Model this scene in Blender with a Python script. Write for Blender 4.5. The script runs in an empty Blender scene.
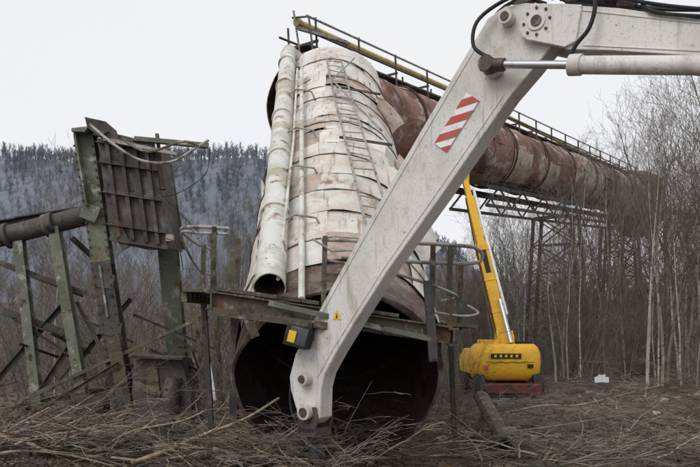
import bpy, math, random
import numpy as np
from mathutils import Vector, Matrix, noise
V = Vector
random.seed(7)
R = random.random
def U(a, b): return a + (b - a) * random.random()
scene = bpy.context.scene
COL = scene.collection

# ------------------------------------------------------------------ materials
def mat(name, base, layers=(), rough=0.7, metal=0.0, bump=0.0, bscale=20.0, island=0.0, spec=0.3, detail=4):
    m = bpy.data.materials.new(name); m.use_nodes = True
    nt = m.node_tree; N = nt.nodes; L = nt.links
    bs = N['Principled BSDF']
    bs.inputs['Roughness'].default_value = rough
    bs.inputs['Metallic'].default_value = metal
    bs.inputs['Specular IOR Level'].default_value = spec
    tc = N.new('ShaderNodeTexCoord')
    rgb = N.new('ShaderNodeRGB'); rgb.outputs[0].default_value = (*base, 1)
    cur = rgb.outputs[0]
    for i, ly in enumerate(layers):
        col, sc, lo, hi = ly[:4]
        st = ly[4] if len(ly) > 4 else (1, 1, 1)
        mp = N.new('ShaderNodeMapping'); mp.inputs['Scale'].default_value = st
        mp.inputs['Location'].default_value = (3.7 * i, 1.3 * i, 5.1 * i)
        L.new(tc.outputs['Object'], mp.inputs['Vector'])
        nz = N.new('ShaderNodeTexNoise'); nz.inputs['Scale'].default_value = sc
        nz.inputs['Detail'].default_value = detail; nz.inputs['Roughness'].default_value = 0.65
        L.new(mp.outputs[0], nz.inputs['Vector'])
        mr = N.new('ShaderNodeMapRange')
        mr.inputs['From Min'].default_value = lo; mr.inputs['From Max'].default_value = hi
        L.new(nz.outputs['Fac'], mr.inputs['Value'])
        mx = N.new('ShaderNodeMix'); mx.data_type = 'RGBA'
        L.new(mr.outputs[0], mx.inputs['Factor'])
        L.new(cur, mx.inputs['A']); mx.inputs['B'].default_value = (*col, 1)
        cur = mx.outputs['Result']
    if island > 0:
        ge = N.new('ShaderNodeNewGeometry')
        mr = N.new('ShaderNodeMapRange')
        mr.inputs['To Min'].default_value = 1 - island; mr.inputs['To Max'].default_value = 1 + island * 0.4
        L.new(ge.outputs['Random Per Island'], mr.inputs['Value'])
        hs = N.new('ShaderNodeHueSaturation')
        L.new(mr.outputs[0], hs.inputs['Value']); L.new(cur, hs.inputs['Color'])
        cur = hs.outputs['Color']
    L.new(cur, bs.inputs['Base Color'])
    if bump > 0:
        nz = N.new('ShaderNodeTexNoise'); nz.inputs['Scale'].default_value = bscale
        nz.inputs['Detail'].default_value = 4
        L.new(tc.outputs['Object'], nz.inputs['Vector'])
        bp = N.new('ShaderNodeBump'); bp.inputs['Strength'].default_value = bump
        bp.inputs['Distance'].default_value = 0.03
        L.new(nz.outputs['Fac'], bp.inputs['Height']); L.new(bp.outputs[0], bs.inputs['Normal'])
    return m

M = {}
M['lag'] = mat('lagging_white', (0.70, 0.675, 0.62), [((0.54, 0.46, 0.38), 1.6, .47, .70), ((0.29, 0.17, 0.115), 2.3, .59, .68, (1, .5, .5)), ((0.77, 0.76, 0.73), 5, .54, .7), ((0.13, 0.08, 0.055), 9, .64, .70), ((0.29, 0.29, 0.20), 1.1, .60, .74), ((0.34, 0.23, 0.16), 3, .56, .70, (4, .35, .35)), ((0.46, 0.34, 0.27), .8, .58, .70)], .65, 0, .4, 9, .16, detail=6)
M['lagrust'] = mat('lagging_rusty', (0.50, 0.40, 0.33), [((0.23, 0.12, 0.08), 1.8, .48, .66), ((0.62, 0.57, 0.51), 3, .50, .62), ((0.07, 0.04, 0.03), 6, .63, .7)], .75, 0, .5, 9, .25, detail=6)
M['rustpipe'] = mat('pipe_rust_paint', (0.27, 0.155, 0.12), [((0.52, 0.44, 0.40), .8, .49, .58, (1, 1, 2)), ((0.15, 0.078, 0.058), 1.1, .48, .61), ((0.27, 0.135, 0.08), 3.5, .56, .66), ((0.06, 0.045, 0.038), 4, .60, .68), ((0.55, 0.49, 0.44), 6, .62, .68), ((0.12, 0.075, 0.06), 2.2, .55, .68, (2, 2, .4))], .85, 0, .5, 7, .3, detail=6)
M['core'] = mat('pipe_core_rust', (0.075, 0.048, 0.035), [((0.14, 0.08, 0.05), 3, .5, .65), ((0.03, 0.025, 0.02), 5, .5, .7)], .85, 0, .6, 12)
M['tank'] = mat('rusty_drum', (0.15, 0.11, 0.095), [((0.21, 0.15, 0.12), .9, .48, .62), ((0.07, 0.055, 0.05), 1.6, .52, .68)], .85, 0, .5, 5)
M['mouth'] = mat('pipe_mouth_steel', (0.17, 0.14, 0.12), [((0.12, 0.06, 0.04), 2.5, .45, .6), ((0.28, 0.25, 0.22), 4, .55, .67), ((0.06, 0.04, 0.035), 1.4, .5, .65)], .75, 0, .5, 10)
M['inner'] = mat('pipe_inside_dark', (0.04, 0.026, 0.02), [((0.09, 0.05, 0.03), 2, .5, .7), ((0.02, 0.015, 0.012), 5, .5, .65)], .9, 0, .8, 6)  # very dark brown mottle for pipe interiors
M['wpipe'] = mat('small_pipe_white', (0.62, 0.62, 0.57), [((0.40, 0.38, 0.28), 1.3, .46, .63), ((0.28, 0.19, 0.12), 4, .57, .66), ((0.72, 0.72, 0.70), 2, .55, .7), ((0.10, 0.07, 0.05), 9, .65, .71)], .6, 0, .25, 14)
M['mossy'] = mat('mossy_steel', (0.105, 0.092, 0.07), [((0.135, 0.13, 0.075), 1.6, .46, .62), ((0.27, 0.25, 0.20), 7, .56, .68), ((0.045, 0.035, 0.028), 5, .52, .66), ((0.14, 0.07, 0.035), 3, .58, .68)], .9, 0, .6, 18, .2)
M['dark'] = mat('dark_old_steel', (0.075, 0.068, 0.062), [((0.16, 0.14, 0.12), 3, .5, .65), ((0.12, 0.07, 0.045), 4, .58, .68), ((0.10, 0.10, 0.07), 1.2, .55, .68), ((0.028, 0.024, 0.022), 7, .58, .68)], .65, .1, .25, 22, .3)
M['greenst'] = mat('green_painted_steel', (0.165, 0.175, 0.135), [((0.10, 0.115, 0.07), 1.4, .44, .62), ((0.34, 0.34, 0.30), 4, .55, .65), ((0.14, 0.08, 0.045), 3.2, .56, .65), ((0.045, 0.035, 0.028), 8, .60, .68)], .7, .05, .3, 22, .15)
M['grey'] = mat('galvanised_rail', (0.34, 0.33, 0.31), [((0.15, 0.12, 0.09), 6, .5, .62), ((0.42, 0.41, 0.38), 10, .55, .65)], .6, .2, .2, 30)
M['yelpipe'] = mat('yellow_gas_pipe', (0.50, 0.40, 0.14), [((0.30, 0.24, 0.12), 1.5, .5, .65), ((0.14, 0.08, 0.04), 5, .6, .7)], .6)
M['exw'] = mat('excavator_white_paint', (0.69, 0.67, 0.635), [((0.56, 0.53, 0.48), 1.3, .43, .62), ((0.41, 0.37, 0.31), 4, .55, .70, (1, 1, .35)), ((0.30, 0.24, 0.18), 4, .59, .74, (3, 3, .25)), ((0.20, 0.14, 0.10), 19, .65, .70), ((0.46, 0.43, 0.38), 45, .55, .66), ((0.30, 0.24, 0.18), .9, .60, .80)], .55, 0, .08, 30, 0, .3, detail=6)
M['blk'] = mat('black_rubber', (0.018, 0.018, 0.019), [((0.05, 0.045, 0.04), 8, .55, .7)], .6)
M['chrome'] = mat('hydraulic_rod', (0.55, 0.55, 0.55), [((0.35, 0.33, 0.3), 6, .5, .7)], .3, .8)
M['red'] = mat('red_reflective', (0.50, 0.08, 0.07), [((0.38, 0.15, 0.12), 9, .5, .7)], .5)
M['wht'] = mat('white_reflective', (0.82, 0.82, 0.82), [((0.60, 0.58, 0.54), 9, .52, .7)], .5)
M['yel'] = mat('lift_yellow_paint', (0.76, 0.43, 0.03), [((0.60, 0.34, 0.04), 2.5, .48, .68), ((0.30, 0.20, 0.07), 9, .60, .70)], .5, 0, .05, 20, 0, .3)
M['sign'] = mat('sign_yellow', (0.75, 0.48, 0.03), [], .5)
M['tool'] = mat('tool_worn_steel', (0.085, 0.07, 0.062), [((0.17, 0.09, 0.06), 6, .52, .66), ((0.25, 0.23, 0.21), 9, .6, .7)], .55, .3, .4, 20)
M['dred'] = mat('lift_chassis_red', (0.14, 0.04, 0.033), [((0.05, 0.03, 0.028), 5, .48, .62)], .7)
M['glass'] = mat('cab_glass', (0.03, 0.035, 0.04), [], .08, 0, 0, 1, 0, .8)
M['soil'] = mat('soil_litter', (0.092, 0.066, 0.054), [((0.155, 0.115, 0.095), .6, .45, .62), ((0.045, 0.033, 0.028), 2.2, .46, .60), ((0.19, 0.145, 0.115), 9, .57, .69), ((0.085, 0.08, 0.045), .35, .58, .72), ((0.03, 0.023, 0.02), 16, .56, .66)], .95, 0, 1.0, 9)
M['hill'] = mat('hill_winter_wood_hazed', (0.20, 0.222, 0.262), [((0.17, 0.19, 0.23), .012, .42, .60, (1, .5, 1.5)), ((0.23, 0.24, 0.265), .03, .50, .68, (1, .4, 1.5)), ((0.16, 0.178, 0.21), .35, .46, .68, (1, .3, .6))], 1.0, 0, 0, .5, spec=0)  # blue-grey aerial haze is mixed into the slope colour
M['hillt'] = mat('hill_bare_trees_hazed', (0.185, 0.205, 0.24), [((0.26, 0.27, 0.295), .03, .45, .62), ((0.15, 0.168, 0.20), .012, .48, .62)], 1.0, 0, 0, .5, .25, spec=0, detail=2)  # bluish distance haze painted into the trunk and branch colour
M['twig'] = mat('twig_bark', (0.145, 0.122, 0.105), [((0.235, 0.205, 0.17), .6, .45, .65)], .9, island=.3, detail=2)
M['twigr'] = mat('twig_reddish', (0.165, 0.128, 0.105), [((0.25, 0.21, 0.17), .7, .45, .65)], .9, island=.3, detail=2)
M['trunk'] = mat('trunk_bark', (0.21, 0.19, 0.15), [((0.34, 0.33, 0.28), 2, .50, .64), ((0.09, 0.08, 0.06), 6, .57, .65)], .9, 0, .4, 20, detail=3)
M['birch'] = mat('birch_bark', (0.45, 0.43, 0.39), [((0.10, 0.09, 0.08), 5, .55, .61, (1, 1, 4)), ((0.26, 0.24, 0.20), 1.2, .46, .62)], .8, detail=3)
M['far'] = mat('far_wood_twigs_hazed', (0.215, 0.20, 0.197), [((0.27, 0.26, 0.26), .1, .45, .65)], 1.0, spec=0, detail=2)  # grey-brown twigs lightened so the colour itself carries distance haze
M['pale'] = mat('pale_dead_wood', (0.44, 0.36, 0.26), [((0.29, 0.22, 0.15), 4, .48, .62), ((0.15, 0.12, 0.08), 9, .58, .68)], .85, 0, .4, 25, .3)
M['cut'] = mat('fresh_cut_wood', (0.55, 0.40, 0.22), [((0.42, 0.28, 0.14), 12, .5, .65)], .85)
M['litter'] = mat('leaf_litter', (0.17, 0.115, 0.08), [((0.29, 0.22, 0.165), 1.0, .47, .64), ((0.07, 0.05, 0.04), 2.0, .50, .64)], .9, 0, 0, 1, .55, detail=3)
M['stone'] = mat('rubble', (0.30, 0.28, 0.25), [((0.16, 0.14, 0.12), 5, .5, .65), ((0.45, 0.44, 0.42), 3, .58, .68)], .9, 0, .5, 14)
M['paper'] = mat('plastic_scrap', (0.62, 0.64, 0.67), [], .6)

# ------------------------------------------------------------------ mesh builder
def frames(pts):
    n = len(pts); T = []
    for i in range(n):
        a = pts[max(0, i - 1)]; b = pts[min(n - 1, i + 1)]
        t = (b - a)
        if t.length < 1e-9: t = V((0, 0, 1))
        T.append(t.normalized())
    up = V((0, 0, 1)) if abs(T[0].z) < .95 else V((0, 1, 0))
    a = T[0].cross(up).normalized(); out = []
    for i in range(n):
        a = (a - T[i] * a.dot(T[i]))
        if a.length < 1e-6: a = T[i].orthogonal()
        a.normalize(); out.append((T[i], a, a.cross(T[i]).normalized()))
    return out

class B:
    def __init__(s): s.v = []; s.f = []; s.m = []; s.mats = []
    def mi(s, k):
        if k not in s.mats: s.mats.append(k)
        return s.mats.index(k)
    def add(s, vs, fs, k):
        o = len(s.v); s.v.extend([tuple(q) for q in vs]); i = s.mi(k)
        for f in fs: s.f.append([o + q for q in f]); s.m.append(i)
    def tube(s, pts, r, k, n=12, cap=True):
        pts = [V(p) for p in pts]
        rs = r if isinstance(r, (list, tuple)) else [r] * len(pts)
        fr = frames(pts); vs = []; fs = []
        for p, rr, (t, a, b) in zip(pts, rs, fr):
            for j in range(n):
                q = 2 * math.pi * j / n
                vs.append(p + a * (rr * math.cos(q)) + b * (rr * math.sin(q)))
        for i in range(len(pts) - 1):
            for j in range(n):
                fs.append([i * n + j, i * n + (j + 1) % n, (i + 1) * n + (j + 1) % n, (i + 1) * n + j])
        if cap:
            fs.append(list(range(n))[::-1]); fs.append([(len(pts) - 1) * n + j for j in range(n)])
        s.add(vs, fs, k)
    def hollow(s, pts, r, th, k, kin, n=48, dent=0.0):
        pts = [V(p) for p in pts]; fr = frames(pts); m = len(pts); vs = []
        for off in (0, th):
            for i, (p, (t, a, b)) in enumerate(zip(pts, fr)):
                for j in range(n):
                    q = 2 * math.pi * j / n
                    d = dent * noise.noise(V((math.cos(q) * 1.6, math.sin(q) * 1.6, i * .6)))
                    rr = (r[i] if isinstance(r, (list, tuple)) else r) - off + d
                    vs.append(p + a * (rr * math.cos(q)) + b * (rr * math.sin(q)))
        fo = []; fi = []; rim = []
        for i in range(m - 1):
            for j in range(n):
                x = i * n + j; y = i * n + (j + 1) % n
                fo.append([x, y, y + n, x + n]); o = m * n
                fi.append([o + x, o + x + n, o + y + n, o + y])
        for j in range(n):
            x = j; y = (j + 1) % n; o = m * n
            rim.append([y, x, x + o, y + o]); e = (m - 1) * n
            rim.append([x + e, y + e, y + e + o, x + e + o])
        base = len(s.v); s.v.extend([tuple(q) for q in vs])
        for ff, kk in ((fo, k), (fi, kin), (rim, k)):
            i = s.mi(kk)
            for f in ff: s.f.append([base + q for q in f]); s.m.append(i)
    def beam(s, p0, p1, w, h, k, up=(0, 0, 1)):
        p0 = V(p0); p1 = V(p1); t = (p1 - p0).normalized(); up = V(up)
        if abs(t.dot(up)) > .98: up = V((0, 1, 0))
        a = t.cross(up).normalized() * (w / 2); b = a.cross(t).normalized() * (h / 2)
        vs = [p + x * a + y * b for p in (p0, p1) for x, y in ((-1, -1), (1, -1), (1, 1), (-1, 1))]
        s.add(vs, [[3, 2, 1, 0], [4, 5, 6, 7], [0, 1, 5, 4], [1, 2, 6, 5], [2, 3, 7, 6], [3, 0, 4, 7]], k)
    def angle(s, p0, p1, w, k, up=(0, 0, 1)):
        p0 = V(p0); p1 = V(p1); t = (p1 - p0).normalized(); u = V(up)
        if abs(t.dot(u)) > .98: u = V((0, 1, 0))
        a = t.cross(u).normalized(); b = a.cross(t).normalized(); th = max(.008, w * .14)
        prof = [(0, 0), (w, 0), (w, th), (th, th), (th, w), (0, w)]; n = 6
        vs = [p + a * (x - w / 2) + b * (y - w / 2) for p in (p0, p1) for x, y in prof]
        s.add(vs, [list(range(n))[::-1], list(range(n, 2 * n))] + [[i, (i + 1) % n, n + (i + 1) % n, n + i] for i in range(n)], k)
    def ibeam(s, p0, p1, w, h, k, up=(0, 0, 1), th=.022):
        p0 = V(p0); p1 = V(p1); t = (p1 - p0).normalized(); u = V(up)
        if abs(t.dot(u)) > .98: u = V((0, 1, 0))
        a = t.cross(u).normalized(); b = a.cross(t).normalized()
        prof = [(-w/2, -h/2), (w/2, -h/2), (w/2, -h/2+th), (th/2, -h/2+th), (th/2, h/2-th), (w/2, h/2-th), (w/2, h/2), (-w/2, h/2), (-w/2, h/2-th), (-th/2, h/2-th), (-th/2, -h/2+th), (-w/2, -h/2+th)]
        vs = [p + a * x + b * y for p in (p0, p1) for x, y in prof]; n = 12
        fs = [list(range(n))[::-1], list(range(n, 2 * n))] + [[i, (i + 1) % n, n + (i + 1) % n, n + i] for i in range(n)]
        s.add(vs, fs, k)
    def box(s, c, sz, k, rz=0, rx=0, ry=0):
        m = Matrix.Translation(V(c)) @ Matrix.Rotation(rz, 4, 'Z') @ Matrix.Rotation(ry, 4, 'Y') @ Matrix.Rotation(rx, 4, 'X')
        vs = [m @ V((x * sz[0] / 2, y * sz[1] / 2, z * sz[2] / 2)) for z in (-1, 1) for x, y in ((-1, -1), (1, -1), (1, 1), (-1, 1))]
        s.add(vs, [[3, 2, 1, 0], [4, 5, 6, 7], [0, 1, 5, 4], [1, 2, 6, 5], [2, 3, 7, 6], [3, 0, 4, 7]], k)
    def prism(s, prof, O, u, w, nrm, t0, t1, k):
        O = V(O); u = V(u); w = V(w); nrm = V(nrm); n = len(prof)
        vs = [O + u * a + w * b + nrm * t for t in (t0, t1) for a, b in prof]
        fs = [list(range(n)), list(range(n, 2 * n))[::-1]] + [[(i + 1) % n, i, n + i, n + (i + 1) % n] for i in range(n)]
        s.add(vs, fs, k)
    def plates(s, p0, p1, r, seg, na, ks, miss=.05, jit=.02, lift=.1, a_off=0):
        p0 = V(p0); p1 = V(p1); L = (p1 - p0).length; t, a, b = frames([p0, p1])[0]
        ns = max(1, round(L / seg)); sl = L / ns
        for i in range(ns):
            ao = a_off + U(-.15, .15); ring = U(-jit, jit)
            for j in range(na):
                if R() < miss: continue
                k = random.choice(ks); q0 = ao + 2 * math.pi * j / na; q1 = ao + 2 * math.pi * (j + 1.03) / na
                s0 = i * sl - .03; s1 = (i + 1) * sl + U(-.03, .03); dr = ring + U(0, jit)
                lf = U(0.1, lift) if R() < .1 else 0; side = R() < .5
                G = 8; W = 6; vs = []
                sd = U(0, 50)
                for x in range(W + 1):
                    for y in range(G + 1):
                        fx = x / W; fy = y / G
                        d = noise.noise(V((fx * 2 + sd, fy * 2, sd))) * jit * 1.5 + noise.noise(V((fx * 6 + sd, fy * 6, sd))) * jit * .5
                        c = (fy if side else 1 - fy); d += lf * max(0, c - .6) ** 1.5 * 4 * fx
                        if x == W: d += .014
                        q = q0 + (q1 - q0) * fy; rr = r + dr + d
                        vs.append(p0 + t * (s0 + (s1 - s0) * fx + .02 * noise.noise(V((fy * 5, sd, fx)))) + a * (rr * math.cos(q)) + b * (rr * math.sin(q)))
                fs = [[x * (G + 1) + y, x * (G + 1) + y + 1, (x + 1) * (G + 1) + y + 1, (x + 1) * (G + 1) + y] for x in range(W) for y in range(G)]
                s.add(vs, fs, k)
    def build(s, name, parent=None, bevel=0, ang=35, sharp=True):
        me = bpy.data.meshes.new(name); me.from_pydata(s.v, [], s.f)
        for k in s.mats: me.materials.append(M[k])
        me.polygons.foreach_set('material_index', s.m)
        me.polygons.foreach_set('use_smooth', [True] * len(s.f)); me.update()
        if sharp: me.set_sharp_from_angle(angle=math.radians(ang))
        ob = bpy.data.objects.new(name, me); COL.objects.link(ob)
        if parent: ob.parent = parent
        if bevel:
            bv = ob.modifiers.new('bevel', 'BEVEL'); bv.width = bevel; bv.segments = 2; bv.limit_method = 'ANGLE'; bv.angle_limit = math.radians(40)
        return ob
def empty(name, loc=(0, 0, 0)):
    e = bpy.data.objects.new(name, None); COL.objects.link(e); e.location = loc; return e
def smooth_path(P, k=6):
    P = [V(p) for p in P]; out = []
    for i in range(len(P) - 1):
        a = P[max(0, i - 1)]; b = P[i]; c = P[i + 1]; d = P[min(len(P) - 1, i + 2)]
        for j in range(k):
            t = j / k
            out.append(0.5 * ((2 * b) + (c - a) * t + (2 * a - 5 * b + 4 * c - d) * t * t + (3 * b - a - 3 * c + d) * t ** 3))
    out.append(P[-1]); return out

# ------------------------------------------------------------------ ground
def gz(x, y):
    h = .10 * noise.noise(V((x * .35, y * .35, 0))) + .04 * noise.noise(V((x * 1.7, y * 1.7, 3)))
    if y > 26: h += min(1, (y - 26) / 150) ** 1.2 * 9
    if y > 180: h += (y - 180) * .01
    if x < -2 and y < 11: h += .10 * min(1, (-2 - x) / 2)
    return h - .04
def axis_vals(lo, hi, c, fine, g):
    a = [c]; st = fine
    while a[-1] < hi:
        a.append(a[-1] + st)
        if abs(a[-1] - c) > 12: st *= g
    b = [c]; st = fine
    while b[-1] > lo:
        b.append(b[-1] - st)
        if abs(b[-1] - c) > 12: st *= g
    return sorted(set(a + b))
xs = axis_vals(-900, 900, 0, .18, 1.09); ys = axis_vals(-60, 900, 12, .18, 1.09)
b = B(); nx = len(xs)
vs = [(x, y, gz(x, y) + (.045 * noise.noise(V((x * 5, y * 5, 9))) if abs(x) < 16 and y < 30 else 0)) for y in ys for x in xs]
fs = [[j * nx + i, j * nx + i + 1, (j + 1) * nx + i + 1, (j + 1) * nx + i] for j in range(len(ys) - 1) for i in range(nx - 1)]
b.add(vs, fs, 'soil'); b.build('ground', sharp=False)

# hill : wooded ridge that falls away to the east
def hillz(x, y):
    f = (y - 330) / 200
    k = min(1, max(0, (x + 70) / 190)); k = k * k * (3 - 2 * k)
    ridge = 121 - k * 88 + 7 * noise.noise(V((x * .008, 1, 0))) + 2 * noise.noise(V((x * .03, 5, 0)))
    s_ = math.sin(min(1, max(0, f) * 1.15) * math.pi / 2)
    return ridge * s_ + (1.5 * noise.noise(V((x * .06, y * .06, 0))) + 3.5 * noise.noise(V((x * .02, y * .02, 8)))) * min(1, s_ * 3)
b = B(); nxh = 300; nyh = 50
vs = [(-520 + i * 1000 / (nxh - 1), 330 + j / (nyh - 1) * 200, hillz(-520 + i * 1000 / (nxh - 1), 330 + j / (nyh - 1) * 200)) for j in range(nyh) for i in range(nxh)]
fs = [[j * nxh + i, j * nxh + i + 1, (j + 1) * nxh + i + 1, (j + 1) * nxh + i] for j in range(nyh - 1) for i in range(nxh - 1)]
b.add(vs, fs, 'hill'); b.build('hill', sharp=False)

# ------------------------------------------------------------------ trees
def grow(bb, p, d, L, r, lvl, maxl, kt, kw, up=.12, nch=(12, 5, 4), wob=.16, low=.22):
    ns = 8 if lvl == 0 else (4 if lvl == 1 else 3)
    pts = [V(p)]; rs = [r]; d = V(d).normalized()
    for i in range(ns):
        d = (d + V((U(-wob, wob), U(-wob, wob), U(-wob, wob) + (up if lvl else up * .4)))).normalized()
        pts.append(pts[-1] + d * (L / ns)); rs.append(max(.0035, r * (1 - .86 * (i + 1) / ns)))
    bb.tube(pts, rs, kt if lvl == 0 else kw, n=(6 if lvl == 0 else 3), cap=False)
    if lvl >= maxl: return
    n = nch[lvl]
    for c in range(n):
        f = (low + (.98 - low) * (c + R()) / n) if lvl == 0 else U(.2, 1)
        x = f * ns; i = min(ns - 1, int(x)); q = pts[i].lerp(pts[i + 1], x - i)
        dd = (pts[i + 1] - pts[i]).normalized()
        o = dd.orthogonal().normalized(); o.rotate(Matrix.Rotation(U(0, 6.28), 3, dd))
        nd = (dd * U(.5, 1.0) + o * U(.5, .9)).normalized()
        ll = L * ((.40 - .24 * f) if lvl == 0 else .52) * U(.7, 1.25)
        grow(bb, q, nd, ll, max(.005, rs[i] * .5), lvl + 1, maxl, kt, kw, up, nch, wob)
TREES = []; BIRCH = []; SHRUBS = []; FAR = []; HT = []
def arr(bb): return (np.array(bb.v, dtype=np.float32), np.array(bb.f, dtype=np.int32), np.array(bb.m, dtype=np.int32), bb.mats)
for i in range(6):
    bb = B(); grow(bb, (0, 0, -.2), (U(-.06, .06), U(-.06, .06), 1), 9, U(.055, .09), 0, 3, 'trunk', 'twig', .12, (17, 4, 4), low=.25); TREES.append(arr(bb))
for i in range(4):
    bb = B(); grow(bb, (0, 0, -.2), (U(-.05, .05), U(-.05, .05), 1), 9, U(.045, .065), 0, 3, 'birch', 'twigr', .16, (16, 4, 3), .09, .34); BIRCH.append(arr(bb))
for i in range(5):
    bb = B()
    for k in range(random.randint(6, 9)):
        grow(bb, (U(-.25, .25), U(-.25, .25), -.1), (U(-.6, .6), U(-.6, .6), 1), U(1.6, 3), U(.012, .022), 1, 3, 'twigr', 'twigr' if i % 2 else 'twig', .10, (0, 5, 3), .2)
    SHRUBS.append(arr(bb))
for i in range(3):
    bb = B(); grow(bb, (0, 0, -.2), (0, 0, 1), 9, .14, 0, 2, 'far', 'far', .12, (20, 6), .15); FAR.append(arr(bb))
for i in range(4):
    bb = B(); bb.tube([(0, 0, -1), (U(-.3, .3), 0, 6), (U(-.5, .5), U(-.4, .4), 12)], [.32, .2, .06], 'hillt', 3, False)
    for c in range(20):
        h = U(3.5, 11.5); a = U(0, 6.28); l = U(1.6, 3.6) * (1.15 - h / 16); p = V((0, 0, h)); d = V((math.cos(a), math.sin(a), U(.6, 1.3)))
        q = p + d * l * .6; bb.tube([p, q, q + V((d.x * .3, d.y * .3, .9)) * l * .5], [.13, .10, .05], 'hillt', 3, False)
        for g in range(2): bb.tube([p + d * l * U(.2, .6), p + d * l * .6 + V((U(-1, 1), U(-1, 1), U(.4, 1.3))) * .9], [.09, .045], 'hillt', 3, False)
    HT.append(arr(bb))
class Mass:
    def __init__(s): s.v = []; s.f = []; s.m = []; s.mats = []; s.n = 0
    def put(s, src, x, y, sc, sx=1, tilt=.06, z=None):
        v, f, m, mats = random.choice(src)
        mx = (Matrix.Translation((x, y, gz(x, y) if z is None else z)) @ Matrix.Rotation(U(-tilt, tilt), 4, 'X') @ Matrix.Rotation(U(-tilt, tilt), 4, 'Y') @ Matrix.Rotation(U(0, 6.28), 4, 'Z') @ Matrix.Diagonal((sc * sx, sc * sx, sc, 1)))
        A = np.array(mx, dtype=np.float32); s.v.append(v @ A[:3, :3].T + A[:3, 3]); s.f.append(f + s.n); s.n += len(v)
        for k in mats:
            if k not in s.mats: s.mats.append(k)
        lut = np.array([s.mats.index(k) for k in mats]); s.m.append(lut[m])
    def build(s, name):
        v = np.concatenate(s.v); f = np.concatenate(s.f); m = np.concatenate(s.m); me = bpy.data.meshes.new(name)
        me.vertices.add(len(v)); me.vertices.foreach_set('co', v.ravel()); me.loops.add(f.size); me.loops.foreach_set('vertex_index', f.ravel())
        me.polygons.add(len(f)); me.polygons.foreach_set('loop_start', np.arange(0, f.size, 4, dtype=np.int32))
        for k in s.mats: me.materials.append(M[k])
        me.polygons.foreach_set('material_index', m.astype(np.int32)); me.update(calc_edges=True)
        me.polygons.foreach_set('use_smooth', np.ones(len(f), dtype=bool))
        ob = bpy.data.objects.new(name, me); COL.objects.link(ob); return ob
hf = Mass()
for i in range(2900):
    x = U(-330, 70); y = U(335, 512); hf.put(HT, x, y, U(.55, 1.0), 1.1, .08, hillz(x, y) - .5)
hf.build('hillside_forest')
th = Mass()
for i in range(150):
    y = U(22, 46); x = U(.13, .60) * y
    H = 4.2 if x < 3.2 else (4.2 + (x - 3.2) * .62 if x < 13 else 10.6)
    H *= U(.6, 1.12)
    if y > 34: H *= .88
    th.put(BIRCH if R() < .3 else TREES, x, y, H / 9, U(.7, 1.0))
for i in range(58):
    y = U(16, 42); x = -U(.06, .58) * y
    th.put(TREES + BIRCH[:2], x, y, U(2.8, 6.8) / 9, .8)
for i in range(26):
    y = U(28, 46); x = U(-.10, .22) * y
    th.put(TREES, x, y, U(3.0, 5.6) / 9, .9)
th.build('bare_tree_thicket')
for x, y, H in [(8.7, 20.5, 7.8), (7.9, 24, 7.2), (9.9, 22.5, 8.6), (11.3, 24, 9.6), (12.6, 26, 10.4), (10.6, 21.4, 6.5), (5.9, 23.5, 5.6), (-7.6, 18, 6.2), (-2.9, 17.5, 5.0)]:
    t_ = Mass(); t_.put(BIRCH, x, y, H / 9, .75, .09); t_.build('birch_tree')
sh = Mass()
for i in range(185):
    y = U(17, 42); left = i % 5 < 2; x = U(-.58, -.04) * y if left else U(.12, .62) * y
    if y < 22 and x > 1: y += 7
    sh.put(SHRUBS, x, y, U(.45, .95) if left else U(.6, 1.35), 1.1)
for x, y, s in [(-1.9, 10.4, .55), (-2.3, 12, .8), (-2.6, 13.5, 1.0), (-3.6, 13.4, .9), (-5.2, 12.6, .8), (-6.2, 13.4, .9), (-5.9, 10.4, .4), (-4.4, 12.3, .7), (-1.8, 12.8, .8), (-5.0, 14.5, 1.0), (2.0, 13, .6), (2.3, 15, .7), (1.8, 11.6, .4), (8.6, 17, .6), (10, 18.5, .7), (7.0, 19.5, .5), (9.2, 15, .45), (6.6, 18.2, .35)]:
    sh.put(SHRUBS, x, y, s)
sh.build('shrub_undergrowth')
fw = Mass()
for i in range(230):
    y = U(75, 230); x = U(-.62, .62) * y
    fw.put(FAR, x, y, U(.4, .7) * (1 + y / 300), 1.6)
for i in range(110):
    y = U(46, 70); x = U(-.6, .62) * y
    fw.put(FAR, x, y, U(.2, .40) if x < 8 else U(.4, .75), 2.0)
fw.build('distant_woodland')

# ------------------------------------------------------------------ inclined gas duct
duct = empty('gas_duct_pipeline')
C0 = V((-.13, 8.87, 1.03)); C1 = V((-.5, 19, 7.94)); AX = (C1 - C0).normalized(); NX = V((0, -.563, .826)); RAD = 1.33
def on(s, x, n): return C0 + AX * s + V((1, 0, 0)) * x + NX * n
b = B()
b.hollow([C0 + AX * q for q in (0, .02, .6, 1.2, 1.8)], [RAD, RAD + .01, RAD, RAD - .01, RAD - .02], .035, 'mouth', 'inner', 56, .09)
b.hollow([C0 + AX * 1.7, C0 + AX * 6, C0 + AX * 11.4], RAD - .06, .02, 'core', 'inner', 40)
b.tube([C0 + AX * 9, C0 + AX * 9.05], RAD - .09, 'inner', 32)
b.build('inclined_duct_shell', duct)
random.seed(21)
b = B()
b.plates(C0 + AX * .75, C1 + AX * .1, RAD + .02, .72, 7, ['lag', 'lag', 'lag', 'lag', 'lag', 'lag', 'lagrust'], .015, .028, .2)
b.build('inclined_duct_lagging', duct, ang=50)
b = B()
for q in [1.3, 2.9, 4.4, 6.1, 7.7, 9.3, 10.9]:
    ring = []; rr = RAD + .065
    for j in range(33):
        a = 2 * math.pi * j / 32; ring.append(C0 + AX * q + V((1, 0, 0)) * (rr * math.cos(a)) + NX * (rr * math.sin(a)))
    b.tube(ring, .014, 'mouth', 5, False)
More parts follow.
